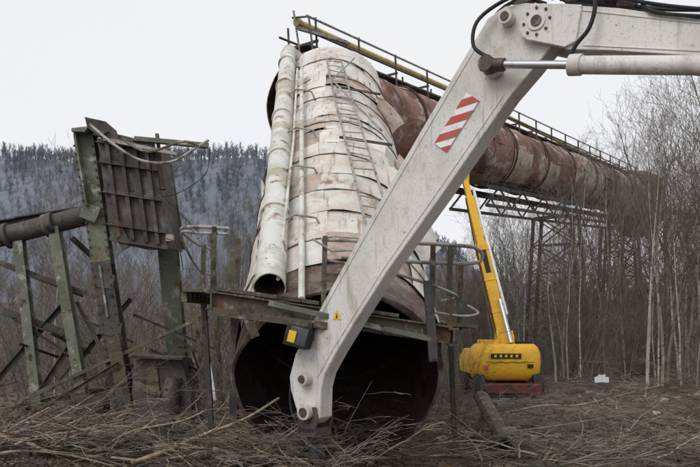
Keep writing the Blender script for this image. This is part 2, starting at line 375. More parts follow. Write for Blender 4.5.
for q, a0 in [(2.0, .35), (2.8, .2), (3.6, .5), (5.2, .1), (8.2, .3)]:
    vs = []; W = 5
    for x in range(W + 1):
        for y in range(5):
            an = a0 + y * .12; rr = RAD + .05 + (x / W) ** 2 * .32 * (1 - y / 6)
            vs.append(C0 + AX * (q + x / W * .55 + .05 * y) + V((1, 0, 0)) * (rr * math.cos(an)) + NX * (rr * math.sin(an)))
    b.add(vs, [[x * 5 + y, x * 5 + y + 1, (x + 1) * 5 + y + 1, (x + 1) * 5 + y] for x in range(W) for y in range(4)], 'lag' if q < 4 else 'lagrust')
b.build('duct_straps_and_torn_sheets', duct)
b = B()
la = [on(.9, .42, 1.47), on(4, .25, 1.45), on(7, .06, 1.45), on(10.6, -.12, 1.47)]
lb = [p + V((.36, 0, -.05)) for p in la]
b.tube(la, .022, 'grey', 6); b.tube(lb, .022, 'grey', 6)
for i in range(26):
    if i in (5, 6, 13, 19): continue
    f = (i + .5) / 26 * 3; k = int(f); b.tube([la[k].lerp(la[k + 1], f - k), lb[k].lerp(lb[k + 1], f - k) + V((0, 0, U(-.03, .03)))], .012, 'grey', 5)
b.tube([on(6, .9, 1.25), on(8.4, .0, 1.55), on(10.5, .55, 1.5)], .02, 'grey', 6)
b.tube([on(1.5, .9, 1.3), on(1.3, .95, 1.9)], .025, 'grey', 6)
for q in (5.1, 8.3):
    b.beam(on(q, .1, 1.43), on(q + .25, 1.05, 1.2), .04, .04, 'dark')
b.build('access_ladder', duct)
b = B()
S0 = V((-.95, 8.3, 2.2)); S1 = V((-1.6, 18.0, 8.75))
b.hollow([S0.lerp(S1, f) for f in (0, .004, .1, .25, .5, .75, 1)], [.198, .19, .19, .185, .19, .19, .19], .014, 'wpipe', 'inner', 28, .012)
for f in (.17, .36, .55, .74, .92):
    b.tube([S0.lerp(S1, f), S0.lerp(S1, f + .006)], .222, 'wpipe', 20)
    b.beam(S0.lerp(S1, f + .01) + V((0, 0, -.1)), S0.lerp(S1, f + .01) + V((.85, .12, -.08)), .05, .05, 'dark')
b.tube([S1, S1 + V((0, .25, .2)), S1 + V((.25, .6, .1)), S1 + V((.6, .9, -.3))], .19, 'wpipe', 20)
b.build('small_white_pipe', duct)
b = B()
T0 = V((-.55, 7.95, 2.05)); T1 = V((-1.12, 16.2, 7.75))
b.tube([T0, T1], .04, 'wpipe', 10)
b.tube([T0 + V((-.3, .3, .25)), T0.lerp(T1, .5) + V((-.14, 0, .05)), T1 + V((-.1, 0, 0))], .022, 'wpipe', 8)
for f in (.2, .38, .56, .8):
    p = T0.lerp(T1, f)
    b.tube([p + V((-.35, 0, -.05)), p + V((-.1, -.02, .09)), p + V((.2, 0, .05)), p + V((.3, .05, -.15))], .018, 'grey', 6)
b.build('thin_white_pipes', duct)

# ------------------------------------------------------------------ elevated rusty duct
P0 = V((-1.14, 20, 8.13)); P1 = V((16.7, 45, 10.7)); D = (P1 - P0).normalized(); P2 = P1 + D * 5.5; SD = D.cross(V((0, 0, 1))).normalized(); UP = SD.cross(D).normalized()
def up_(s, x, n): return P0 + D * s + SD * x + UP * n
LT = (P2 - P0).length
b = B()
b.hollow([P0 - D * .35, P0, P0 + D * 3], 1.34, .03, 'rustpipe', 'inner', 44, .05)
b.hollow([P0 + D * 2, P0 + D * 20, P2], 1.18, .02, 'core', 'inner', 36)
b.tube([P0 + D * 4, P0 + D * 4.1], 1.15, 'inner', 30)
b.build('elevated_duct_shell', duct)
b = B()
TC_ = P2 + D * 1.5
b.tube([(TC_.x, TC_.y, z) for z in (TC_.z - 2.9, TC_.z - 2.6, TC_.z - 1.6, TC_.z + .4, TC_.z + 1.3, TC_.z + 1.75, TC_.z + 1.9)], [.4, 1.0, 1.8, 1.9, 1.6, .9, .3], 'tank', 28)
for z_ in (-1.6, -.6, .4):
    b.tube([(TC_.x + 1.95 * math.cos(q * .2618), TC_.y + 1.95 * math.sin(q * .2618), TC_.z + z_) for q in range(25)], .07, 'core', 6, False)
for q in range(12): b.beam((TC_.x + 1.97 * math.cos(q * .5236), TC_.y + 1.97 * math.sin(q * .5236), TC_.z - 1.7), (TC_.x + 1.97 * math.cos(q * .5236), TC_.y + 1.97 * math.sin(q * .5236), TC_.z + .9), .07, .07, 'core')
for sx in (-1.5, 1.5):
    for sy in (-1.2, 1.2): b.ibeam((TC_.x + sx * 1.1, TC_.y + sy * 1.1, 0), (TC_.x + sx, TC_.y + sy, TC_.z - 1.3), .2, .2, 'dark')
    for k in range(4): b.beam((TC_.x - 1.6, TC_.y + sx * .8, 1 + k * 2.2), (TC_.x + 1.6, TC_.y + sx * .8, 3.2 + k * 2.2), .07, .07, 'dark'); b.beam((TC_.x + 1.6, TC_.y + sx * .8, 1 + k * 2.2), (TC_.x - 1.6, TC_.y + sx * .8, 3.2 + k * 2.2), .07, .07, 'dark')
b.tube([(TC_.x + 1.5, TC_.y + .5, TC_.z - .6), (TC_.x + 8, TC_.y + 5, TC_.z - .9), (TC_.x + 16, TC_.y + 10, TC_.z - 1.4)], .22, 'tank', 12)
b.build('upright_drum', duct)
b = B()
b.plates(P0 + D * .6, P2, 1.3, 1.9, 6, ['rustpipe', 'rustpipe', 'rustpipe', 'lagrust'], .05, .03, .22)
b.build('elevated_duct_plates', duct, ang=50)
b = B()
q = .6
while q < LT:
    ring = []
    for j in range(25):
        a = 2 * math.pi * j / 24; ring.append(up_(q, 1.38 * math.cos(a), 1.38 * math.sin(a)))
    b.tube(ring, .045, 'core', 6, False); q += 3.8
b.build('elevated_duct_flanges', duct)
b = B()
yp = [up_(0, -.25, 2.35), up_(3, -.25, 2.32), up_(10, -.25, 2.25), up_(18, -.25, 2.05), up_(30, -.25, 1.75), up_(LT, -.25, 1.7)]
b.tube(yp, .095, 'yelpipe', 10)
b.tube([yp[0], yp[0] - D * .12], .13, 'yelpipe', 10)
b.build('yellow_gas_pipe', duct)
b = B()
q = -.2
while q < LT:
    b.beam(up_(q, .5, 1.2), up_(q, .5, 2.25 - .01 * q), .06, .06, 'dark'); b.beam(up_(q, -.5, 1.2), up_(q, -.5, 2.2 - .01 * q), .06, .06, 'dark')
    b.beam(up_(q, -.55, 1.62), up_(q, .55, 1.62), .06, .06, 'dark'); q += 2.1
for xx, nn in ((.5, 2.2), (.5, 1.8), (-.5, 1.85)):
    b.tube([up_(-.6, xx, nn), up_(14, xx, nn - .1), up_(LT, xx, nn - .35)], .032, 'grey' if nn > 2 else 'dark', 6)
b.beam(up_(-.5, 0, 1.5), up_(LT, 0, 1.42), .8, .05, 'dark', UP)
b.beam(up_(-1.1, .6, 1.7), up_(1.4, .4, 2.0), .08, .08, 'grey')
b.tube([up_(-.9, .9, 1.0), up_(-.5, .5, 2.2), up_(-.1, -.4, 2.5)], .03, 'dark', 6)
b.tube([up_(-.6, .2, 1.3), up_(-.9, .3, 2.3)], .03, 'grey', 6)
b.build('duct_catwalk', duct)
b = B()
for xx in (-.8, .8):
    b.ibeam(up_(10, xx, -1.5), up_(LT, xx, -1.5), .16, .25, 'dark', UP); b.beam(up_(10, xx, -2.3), up_(LT, xx, -2.3), .1, .12, 'dark', UP)
    q = 10; fl = 0
    while q < LT - 1.3:
        b.beam(up_(q, xx, -1.5 if fl else -2.3), up_(q + 1.3, xx, -2.3 if fl else -1.5), .05, .07, 'dark'); q += 1.3; fl ^= 1
for s_ in (20.5, 33):
    for xx in (-1, 1):
        for dd in (-.6, .6):
            tp = up_(s_ + dd, xx, -2.2); bt = V((tp.x + xx * .5 * SD.x, tp.y + xx * .5 * SD.y, -.3)); b.ibeam(bt, tp, .16, .16, 'dark')
    top = up_(s_, 0, -2.2); H = top.z
    for k in range(5):
        z0 = .3 + k * H / 5.2; z1 = z0 + H / 5.2; e0 = 1.5 - .1 * k; e1 = e0 - .1
        base = V((top.x, top.y, 0))
        for dd in (-.6, .6):
            p = base + D * dd
            b.beam(p - SD * e0 + V((0, 0, z0)), p + SD * e1 + V((0, 0, z1)), .06, .06, 'dark'); b.beam(p + SD * e0 + V((0, 0, z0)), p - SD * e1 + V((0, 0, z1)), .06, .06, 'dark')
            b.beam(p + SD * e1 + V((0, 0, z1)), p - SD * e1 + V((0, 0, z1)), .08, .08, 'dark')
b.build('trestle_girder', duct)

# ------------------------------------------------------------------ platform at the duct mouth
pf = empty('mossy_service_platform')
b = B()
b.ibeam((-1.55, 7.88, 2.04), (1.14, 7.9, 1.64), .16, .20, 'mossy')
b.beam((-1.5, 7.93, 2.165), (-.35, 7.93, 2.0), .28, .045, 'mossy'); b.beam((-.3, 7.95, 1.99), (.55, 7.92, 1.86), .25, .04, 'greenst')
b.beam((-1.52, 7.76, 1.9), (-.2, 7.78, 1.74), .05, .08, 'mossy'); b.beam((-.9, 7.75, 2.0), (.9, 7.77, 1.60), .03, .06, 'greenst')
b.ibeam((-1.55, 7.8, 2.03), (-1.62, 10.3, 2.1), .12, .2, 'mossy'); b.ibeam((1.16, 7.8, 1.62), (1.3, 10.3, 1.75), .12, .2, 'mossy')
for i in range(9):
    y = 8.05 + i * .24; b.beam((-1.9, y, 2.16 + U(-.01, .01)), (-1.48, y, 2.15), .2, .04, 'mossy')
for i in range(5):
    y = 8.02 + i * .24; b.beam((1.1, y, 1.77 + U(-.01, .01)), (1.45, y, 1.74), .2, .04, 'mossy')
b.beam((-1.9, 8.0, 2.08), (-1.9, 10.2, 2.12), .07, .12, 'mossy')
b.beam((-1.2, 7.78, 1.98), (-1.05, 7.8, 1.62), .08, .1, 'mossy'); b.beam((-.6, 7.78, 1.8), (-.5, 7.8, 1.55), .06, .03, 'dark')
b.beam((.86, 7.75, 2.25), (.93, 7.8, 1.35), .1, .06, 'dark')
b.beam((-1.62, 9.9, 2), (-1.66, 10, 0), .12, .12, 'dark'); b.beam((-1.86, 8.9, 2.05), (-1.8, 9.2, 0), .07, .07, 'dark'); b.beam((1.42, 9.9, 1.7), (1.5, 10, 0), .07, .07, 'dark')
b.build('deck_and_beams', pf, .004)
b = B()
def rail(P, r=.021, k='grey'): b.tube(smooth_path(P, 5), r, k, 8)
for x, z0, z1, y in [(-1.54, 2.1, 2.86, 7.85), (-1.36, 2.1, 2.8, 8.4), (-1.9, 2.1, 2.8, 9), (-1.7, 2.1, 2.82, 10)]:
    b.beam((x, y, z0), (x + .02, y, z1), .05, .05, 'mossy')
rail([(-1.36, 7.86, 2.84), (-1.7, 7.86, 2.86), (-1.9, 7.95, 2.86), (-1.97, 8.3, 2.85), (-2.0, 9.2, 2.83), (-1.98, 10.1, 2.86)])
rail([(-1.36, 7.86, 2.78), (-1.7, 7.87, 2.79), (-1.93, 8.0, 2.79), (-1.99, 9.2, 2.5), (-1.98, 10.1, 2.5)], .016)
rail([(-.32, 7.9, 2.72), (.3, 7.9, 2.70), (1.25, 7.95, 2.66), (1.46, 8.0, 2.62), (1.52, 8.05, 2.54), (1.42, 8.05, 2.47), (.9, 8.0, 2.47), (-.1, 7.95, 2.52)], .022)
rail([(-.3, 7.9, 2.50), (.5, 7.9, 2.34), (1.2, 7.95, 2.1), (1.25, 9.5, 2.1)], .017)
for x, z0, z1, y in [(-.3, 1.95, 2.76, 7.88), (-.12, 2.0, 2.3, 7.9), (.92, 1.65, 2.66, 7.92), (1.12, 1.6, 2.64, 7.95), (1.40, 1.7, 2.6, 9.2), (1.28, 1.7, 2.5, 8.2)]:
    b.beam((x, y, z0), (x + .02, y, z1), .055, .045, 'mossy')
b.beam((-.32, 7.86, 2.3), (-.1, 7.9, 2.28), .03, .1, 'mossy')
b.tube([(-.42, 7.82, 2.72), (-.2, 7.8, 2.58), (.5, 7.9, 2.62)], .014, 'grey', 6)
rail([(.95, 7.9, 1.9), (1.3, 8, 1.86), (1.5, 8.2, 1.9), (1.45, 8.6, 2.0)], .015)
b.build('handrails', pf)

# ------------------------------------------------------------------ collapsed trestle on the left
st = empty('collapsed_steel_trestle')
b = B()
b.tube([(-9.5, 11.2, 2.55), (-5.5, 11, 3.16), (-4.02, 10.95, 3.52)], .15, 'dark', 18)
b.ibeam((-9.5, 11.6, 2.9), (-5.4, 11.4, 3.42), .2, .2, 'dark'); b.ibeam((-5.4, 11.4, 3.42), (-3.6, 11.3, 3.68), .24, .22, 'dark')
b.tube([(-4.75, 10.9, 3.32), (-4.6, 10.9, 3.36)], .18, 'dark', 18); b.tube([(-5.4, 10.99, 3.17), (-5.34, 10.99, 3.185)], .2, 'dark', 18)
b.ibeam((-4.12, 10.9, 4.72), (-3.84, 10.9, 2.72), .3, .2, 'greenst', (0, 1, 0)); b.ibeam((-3.85, 10.9, 2.76), (-3.36, 10.8, -.2), .3, .22, 'dark', (0, 1, 0))
b.beam((-4.2, 10.76, 4.7), (-4.02, 10.76, 3.6), .03, .2, 'greenst', (0, 1, 0))
b.beam((-4.1, 10.75, 3.55), (-3.85, 10.72, 3.45), .24, .06, 'greenst', (0, 1, 0))
b.ibeam((-3.2, 11.9, 4.3), (-2.82, 12, -.2), .3, .24, 'greenst', (0, 1, 0))
b.beam((-3.85, 10.8, 2.7), (-3.72, 10.78, 1.9), .03, .1, 'greenst', (0, 1, 0))
b.ibeam((-3.62, 10.72, 1.6), (-3.3, 10.7, -.1), .2, .1, 'mossy', (0, 1, 0))
def rivets(p0, p1, n):
    p0 = V(p0); p1 = V(p1)
    for i in range(n):
        p = p0.lerp(p1, (i + .5) / n); b.tube([p + V((0, -.012, 0)), p + V((0, .01, 0))], .016, 'dark', 6)
rivets((-4.26, 10.79, 4.6), (-3.98, 10.79, 2.8), 15); rivets((-3.98, 10.785, 4.6), (-3.72, 10.785, 2.8), 15)
rivets((-3.98, 10.785, 2.7), (-3.50, 10.685, 0), 20); rivets((-3.74, 10.785, 2.7), (-3.26, 10.685, 0), 20)
for f in (.1, .35, .6, .85):
    p = V((-3.85, 10.78, 2.76)).lerp(V((-3.36, 10.68, -.2)), f); b.box(p, (.34, .02, .22), 'dark', 0, 0, .16)
    for dx in (-.12, .12):
        for dz in (-.07, .07): b.tube([p + V((dx, -.03, dz)), p + V((dx, 0, dz))], .018, 'dark', 6)
b.build('main_columns', st)
b = B()
u = V((.88, -.02, -.14)); w = V((.2, .03, -1.62)); O = V((-3.86, 10.7, 4.64)); nn = V((.12, .95, 0)).normalized()
b.prism([(0, 0), (1, 0), (1.0, .97), (.62, 1.0), (.12, .98), (0, .9)], O, u, w, nn, 0, .04, 'dark')
b.prism([(0, 0), (1, 0), (1.05, .92), (.1, .95)], O, u, w, nn, .62, .66, 'dark')
b.prism([(0, 0), (.05, 0), (.05, .95), (0, .9)], O, u, w, nn, .04, .62, 'dark'); b.prism([(.95, 0), (1, 0), (1, .95), (.95, .95)], O, u, w, nn, .04, .62, 'dark')
for f in (.18, .42, .66, .86): b.angle(O + u * f + nn * -.04, O + u * f + w * .93 + nn * -.04, .06, 'dark', (0, 1, 0))
for f in (.03, .22, .5, .80, .95): b.angle(O + w * f - nn * .06, O + u * 1.02 + w * f - nn * .06, .07, 'dark')
b.beam(O + u * 1.04 + w * .02, O + u * 1.06 + w * .4, .06, .1, 'core'); b.beam(O + u * 1.0 + w * .86, O + u * 1.12 + w * .85, .1, .1, 'lagrust')
b.beam(O + u * .12 + w * .78 - nn * .05, O + u * .3 + w * 1.02 - nn * .05, .02, .16, 'mossy')
b.prism([(0, 0), (.32, -.07), (.36, -.22), (.22, -.3), (.04, -.16)], (-4.02, 10.6, 4.93), (1, 0, 0), (0, 0, 1), (0, 1, 0), 0, .5, 'dark')
b.prism([(0, 0), (.25, .03), (.2, -.06), (0, -.05)], (-4.22, 10.6, 4.76), (1, 0, 0), (0, 0, 1), (0, 1, 0), 0, .5, 'greenst')
b.beam((-3.9, 10.7, 4.72), (-3.0, 10.7, 4.5), .1, .1, 'dark')
b.angle((-3.3, 10.65, 4.62), (-2.15, 10.6, 4.50), .09, 'greenst'); b.angle((-3.75, 10.6, 4.6), (-2.6, 10.5, 4.34), .06, 'grey')
b.tube(smooth_path([(-3.9, 10.5, 4.78), (-3.5, 10.4, 4.45), (-3.1, 10.4, 4.22), (-2.65, 10.4, 4.2), (-2.3, 10.45, 4.42), (-2.12, 10.5, 4.55)]), .024, 'grey', 6)
b.tube(smooth_path([(-3.4, 10.5, 4.55), (-3.0, 10.4, 4.35), (-2.5, 10.4, 4.5), (-2.25, 10.4, 4.44)]), .02, 'greenst', 6)
b.tube(smooth_path([(-3.0, 10.6, 3.9), (-2.6, 10.5, 3.5), (-2.3, 10.5, 3.2)]), .008, 'blk', 5); b.tube(smooth_path([(-2.9, 10.6, 3.1), (-2.6, 10.5, 3.0), (-2.5, 10.5, 2.6)]), .008, 'blk', 5)
b.tube(smooth_path([(-3.0, 10.5, 4.3), (-2.8, 10.45, 3.7), (-2.2, 10.5, 4.0), (-2.1, 10.5, 4.4)]), .007, 'blk', 5)
b.beam((-2.95, 10.7, 4.7), (-2.9, 10.7, 4.3), .05, .05, 'dark')
b.build('battered_cladding', st, .003)
b = B()
def L2(x0, y0, x1, y1, w=.1, k='dark', d0=11, d1=None, ib=False):
    d1 = d0 if d1 is None else d1
    if ib: b.ibeam((x0, d0, y0), (x1, d1, y1), w, w, k)
    else: b.angle((x0, d0, y0), (x1, d1, y1), w, k, random.choice(((0, 0, 1), (0, -1, 0.2))))
L2(-5.2, 3.1, -4.88, .35, .15, 'greenst', 11, 11, True); L2(-4.6, 3.3, -4.05, .25, .16, 'greenst', 10.9, 10.8, True)
L2(-5.9, 2.9, -5.7, -.1, .13, 'dark', 11.1, 11.1, True); L2(-7.2, 2.8, -7.0, -.1, .15, 'dark', 11.2, 11.2, True)
L2(-7, 3.3, -3.95, 2.2, .08); L2(-5.5, 2.75, -4.2, 2.25, .07); L2(-5.5, 2.0, -4.5, 1.65, .12, 'dark', 11.05)
L2(-5.3, 1.9, -4.4, 1.3, .06); L2(-5.6, .9, -4.55, 2.1, .07, 'dark', 11.1); L2(-5.1, .35, -4.35, 1.5, .07, 'dark', 10.95)
L2(-4.3, 2.15, -3.75, 1.1, .07); L2(-4.5, 3.2, -3.8, 2.55, .08, 'dark', 11.3); L2(-4.35, 1.2, -3.5, 2.2, .06, 'dark', 11.2)
L2(-5.2, .55, -2.15, 1.95, .055, 'mossy', 10.7); L2(-5.0, .3, -3.5, 1.2, .05, 'mossy', 10.6); L2(-4.3, .85, -2.2, 1.5, .05, 'dark', 10.9)
L2(-5.6, .45, -3.5, .8, .13, 'dark', 11, 11, True); L2(-5.8, .1, -3.3, .35, .2, 'dark', 10.7, 10.7, True)
L2(-3.4, .55, -2.2, .3, .06); L2(-3.1, 1.4, -2.3, 1.05, .06, 'mossy', 10.8); L2(-2.35, 2.0, -2.2, .3, .06, 'mossy', 10.7)
L2(-2.16, 3.2, -2.0, .2, .075, 'mossy', 10.9); L2(-3.5, 1.95, -2.2, 1.4, .045, 'dark', 11.3)
L2(-6.5, .8, -5.0, .2, .1, 'mossy', 10.4, 11); L2(-2.15, 1.45, -2.02, .65, .045, 'wht', 10.5)
for i in range(22):
    x = U(-5.5, -2.2); z = U(.1, 1.7); L2(x, z, x + U(-.9, .9), z + U(-.5, .7), U(.02, .05), random.choice(['dark', 'mossy', 'dark', 'core']), U(10.5, 11.8), U(10.5, 11.8))
b.build('lattice_bracing', st)
b = B()
b.prism([(0, 0), (.34, .06), (.7, .02), (.86, -.6), (.82, -1.25), (.1, -1.28), (-.04, -.5)], (-3.22, 10.45, 1.25), (1, 0, 0), (0, 0, 1), (0, 1, 0), 0, .7, 'dark')
b.prism([(0, 0), (.3, .05), (.36, -.5), (.1, -.42)], (-3.18, 10.42, 1.2), (1, 0, 0), (0, 0, 1), (0, 1, 0), 0, .02, 'mossy')
b.tube([(-2.62, 10.4, 1.0), (-2.72, 10.38, .1)], [.12, .17], 'dark', 14); b.beam((-3.25, 10.4, 1.32), (-2.45, 10.4, 1.28), .3, .05, 'dark')
b.prism([(0, 0), (.5, -.1), (.55, -.5), (.15, -.6)], (-4.25, 10.6, .75), (1, 0, 0), (0, 0, 1), (0, 1, 0), 0, .3, 'dark')
b.build('steel_footing_box', st, .012)

# ------------------------------------------------------------------ excavator
ex = empty('excavator')
EO = V((-.4, 8, 0)); EU = V((.81, -.587, 0)).normalized(); EN = V((.587, .81, 0)).normalized(); Z = V((0, 0, 1))
def e(u, z, n=0): return EO + EU * u + Z * z + EN * n
stick = [(2.187, 4.655), (2.36, 4.72), (2.557, 4.70), (2.78, 4.62), (2.87, 4.45), (2.84, 4.28), (2.64, 4.08), (2.41, 3.87), (1.70, 3.04), (1.06, 2.32), (.65, 1.80), (.39, 1.456), (.23, 1.22), (.175, 1.05), (.165, .72), (.06, .64), (-.12, .66), (-.17, .75), (-.27, 1.0), (-.29, 1.16), (-.20, 1.43), (.40, 2.28), (1.016, 3.127), (1.579, 3.871), (2.0, 4.42)]
b = B(); b.prism(stick, EO, EU, Z, EN, -.11, .11, 'exw'); b.build('stick', ex, .012)
b = B()
def strip(P, o, r=.009, k='exw'): b.tube([e(u_, z_, o) for u_, z_ in P], r, k, 5)
for o in (-.111, .111):
    strip([(-.14, 1.42), (.46, 2.27), (1.07, 3.10), (1.62, 3.83), (2.05, 4.39)], o); strip([(2.35, 3.90), (1.67, 3.10), (1.02, 2.36), (.34, 1.49), (.13, 1.18)], o)
strip([(1.07, 3.08), (1.20, 2.56)], -.111, .006); strip([(.42, 2.22), (.56, 1.80)], -.111, .006)
pins = [(2.70, 4.46, .055), (2.26, 4.15, .06), (2.40, 4.58, .045), (0.0, .78, .06), (-.02, 1.15, .05)]
for u_, z_, r_ in pins:
    b.tube([e(u_, z_, -.21), e(u_, z_, .21)], r_, 'tool', 20); b.tube([e(u_, z_, -.215), e(u_, z_, -.11)], r_ * 1.5, 'exw', 24); b.tube([e(u_, z_, -.23), e(u_, z_, -.21)], r_ * .9, 'tool', 12)
for k in range(8):
    a = k * .785; b.tube([e(2.70 + .12 * math.cos(a), 4.46 + .12 * math.sin(a), -.215), e(2.70 + .12 * math.cos(a), 4.46 + .12 * math.sin(a), -.19)], .014, 'tool', 6)
b.build('pins_and_seams', ex, .003)
boom = [(2.92, 4.56), (3.4, 4.40), (4.0, 4.15), (6, 3.75), (9, 2.35), (9.15, 2.1), (8.9, 1.95), (6.2, 3.05), (4.0, 3.86), (3.3, 4.07), (2.95, 4.16)]
b = B(); b.prism(boom, EO, EU, Z, EN, -.17, .17, 'exw'); fork = [(2.70 + .17 * math.cos(a), 4.46 + .17 * math.sin(a)) for a in [math.radians(q) for q in range(100, 261, 20)]] + [(2.95, 4.17), (3.05, 4.2), (3.1, 4.5), (2.92, 4.558)]
b.prism(fork[::-1], EO, EU, Z, EN, -.20, -.14, 'exw'); b.prism(fork[::-1], EO, EU, Z, EN, .14, .20, 'exw')
for o in (-.172,):
    for P in ([(3.1, 4.46), (4.0, 4.12), (6, 3.70)], [(3.1, 4.16), (4.0, 3.9), (6.1, 3.13)]): b.tube([e(u_, z_, o) for u_, z_ in P], .009, 'exw', 5)
b.build('boom', ex, .012)
b = B()
o = -.27
b.tube([e(2.26, 4.15, o), e(3.05, 3.97, o)], .036, 'chrome', 16); b.tube([e(3.02, 3.975, o), e(3.12, 3.955, o)], .09, 'exw', 20); b.tube([e(3.08, 3.962, o), e(4.0, 3.755, o), e(7.2, 2.7, o)], .075, 'exw', 20)
b.tube([e(2.26, 4.15, o - .06), e(2.26, 4.15, o + .14)], .075, 'tool', 20); b.tube([e(2.2, 4.16, o), e(2.42, 4.11, o)], .06, 'tool', 14)
b.tube([e(3.3, 3.99, o), e(7, 2.86, o)], .018, 'tool', 8)
b.build('hydraulic_cylinder', ex)
b = B()
def hose(P, r=.02): b.tube(smooth_path([e(*p) for p in P], 6), r, 'blk', 8)
hose([(2.28, 4.2, -.3), (2.12, 4.35, -.28), (2.14, 4.58, -.25), (2.35, 4.72, -.2), (2.6, 4.76, -.15), (2.9, 4.64, -.12), (3.3, 4.5, -.1), (4, 4.25, -.1), (6, 3.8, -.1)], .018)
hose([(2.4, 4.76, -.05), (2.62, 4.84, -.05), (2.85, 4.70, -.05), (3.4, 4.47, 0), (4, 4.22, 0), (6, 3.8, 0)], .022)
hose([(2.45, 4.74, .05), (2.7, 4.80, .05), (3.0, 4.62, .06), (3.6, 4.38, .08), (4.2, 4.16, .08)], .02)
hose([(2.95, 4.60, -.2), (3.12, 4.66, -.26), (3.24, 4.46, -.3), (3.2, 4.25, -.3), (3.08, 4.12, -.3), (3.02, 4.0, -.3)], .018)
hose([(2.8, 4.66, -.1), (2.86, 4.80, -.12), (3.05, 4.76, -.14), (3.3, 4.52, -.14), (3.5, 4.45, -.12)], .02)
hose([(2.9, 4.60, -.18), (3.1, 4.68, -.2), (3.4, 4.48, -.2), (3.8, 4.30, -.19), (4.3, 4.12, -.19)], .016)
hose([(3.2, 4.52, -.05), (3.35, 4.62, -.1), (3.55, 4.5, -.12), (3.6, 4.36, -.18), (3.75, 4.25, -.2), (4.2, 4.1, -.2)], .016)
hose([(2.1, 4.62, .0), (2.3, 4.78, .02), (2.5, 4.8, .03), (2.7, 4.7, .03)], .018)
hose([(-.24, 1.3, .02), (-.36, 1.05, .0), (-.33, .75, -.02), (-.12, .5, -.05)], .016)
b.box(e(3.0, 4.62, -.1), (.12, .1, .08), 'tool', .5); b.box(e(2.5, 4.76, 0), (.16, .12, .06), 'tool', -.6); b.box(e(3.45, 4.44, -.1), (.14, .12, .06), 'tool', -.6, 0, .3)
b.build('hydraulic_hoses', ex)
b = B()
al = V((EU.x * .625, EU.y * .625, .78)); al.normalize(); ac = (EU * .78 - Z * .625).normalized()
HC = e(1.86, 3.72, -.118)
W_, H_ = .085, .28
b.prism([(-W_ - .004, -H_ - .004), (W_ + .004, -H_ - .004), (W_ + .004, H_ + .004), (-W_ - .004, H_ + .004)], HC, ac, al, EN, -.002, .006, 'exw')
HC1 = HC - EN * .005
b.add([HC1 + al * y + ac * x for x, y in ((-W_, -H_), (W_, -H_), (W_, H_), (-W_, H_))], [[0, 1, 2, 3]], 'wht')
HC2 = HC - EN * .008
sl = .17; pitch = .19; wd = .10
def clipstripe(y0):
    P = [(-W_, y0), (W_, y0 + sl), (W_, y0 + sl + wd), (-W_, y0 + wd)]
    for lim, sg in ((-H_, 1), (H_, -1)):
        out = []
        for i in range(len(P)):
            a, c = P[i], P[(i + 1) % len(P)]; ia = sg * (a[1] - lim) >= 0; ic = sg * (c[1] - lim) >= 0
            if ia: out.append(a)
            if ia != ic:
                t = (lim - a[1]) / (c[1] - a[1]); out.append((a[0] + (c[0] - a[0]) * t, lim))
        P = out
        if len(P) < 3: return None
    return P
for k in range(-1, 4):
    P = clipstripe(-H_ + .0 + k * pitch)
    if P: b.add([HC2 + al * y + ac * x for x, y in P], [list(range(len(P)))], 'red')
TC = e(.40, 1.86, -.116)
b.add([TC + V((0, 0, .06)), TC - EU * .06 - V((0, 0, .045)), TC + EU * .06 - V((0, 0, .045))], [[0, 1, 2]], 'sign')
TC = TC - EN * .003; b.add([TC + V((0, 0, .03)), TC - EU * .012 - V((0, 0, .03)), TC + EU * .012 - V((0, 0, .03))], [[0, 1, 2]], 'blk')
b.build('hazard_markings', ex)
b = B()
lc = e(-.02, 1.63, -.26)
b.box(lc, (.27, .2, .24), 'blk', -.25, 0, .25); b.box(lc + V((-.07, -.11, .0)), (.09, .02, .13), 'sign', -.25, 0, .25); b.box(lc + V((.13, .05, .02)), (.05, .22, .28), 'blk', -.25, 0, .25)
b.box(lc + V((0.0, -.108, .0)), (.21, .012, .2), 'glass', -.25, 0, .25)
b.box(e(.02, 1.63, -.15), (.12, .1, .1), 'tool', -.6)
b.build('work_lamp', ex, .01)
b = B()
for o in (-.15, .12):
    b.prism([(-.12, .82), (.12, .84), (.15, .7), (.11, .54), (-.09, .54), (-.14, .66)], EO, EU, Z, EN, o, o + .03, 'tool')
b.prism([(-.1, .60), (.12, .60), (.12, .50), (-.1, .50)], EO, EU, Z, EN, -.15, .15, 'tool')
b.tube([e(0, .52), e(0, .42)], .085, 'tool', 20); b.tube([e(0, .44), e(0, .28)], .05, 'dark', 16); b.tube([e(0, .3), e(0, .24)], .08, 'dark', 16)
for sg in (-1, 1):
    b.prism([(0, .28), (sg * .12, .20), (sg * .15, .04), (sg * .04, -.1), (sg * .08, .06), (sg * .05, .16), (0, .2)][::sg], EO, EU, Z, EN, -.06, .06, 'tool')
b.beam(e(-.07, .86, -.15), e(.04, .66, -.17), .03, .03, 'dred')
b.build('coupler_and_grab', ex, .008)
b = B()
for o in (-1.35, .8):
    prof = [(7.6 + .42 * math.cos(a), .45 + .42 * math.sin(a)) for a in [math.radians(q) for q in range(90, 271, 20)]] + [(11.6 + .42 * math.cos(a), .45 + .42 * math.sin(a)) for a in [math.radians(q) for q in range(-90, 91, 20)]]
    b.prism(prof[::-1], EO, EU, Z, EN, o, o + .55, 'blk')
    for k in range(26): b.beam(e(7.7 + k * .152, .885, o - .01), e(7.7 + k * .152, .885, o + .56), .05, .05, 'tool')
    for k in range(6): b.tube([e(8 + k * .65, .38, o - .03), e(8 + k * .65, .38, o)], .16, 'tool', 16)
b.prism([(8.6, .5), (10.6, .5), (10.4, 1.1), (8.8, 1.1)], EO, EU, Z, EN, -.8, .8, 'tool'); b.build('tracks', ex, .02)
b = B()
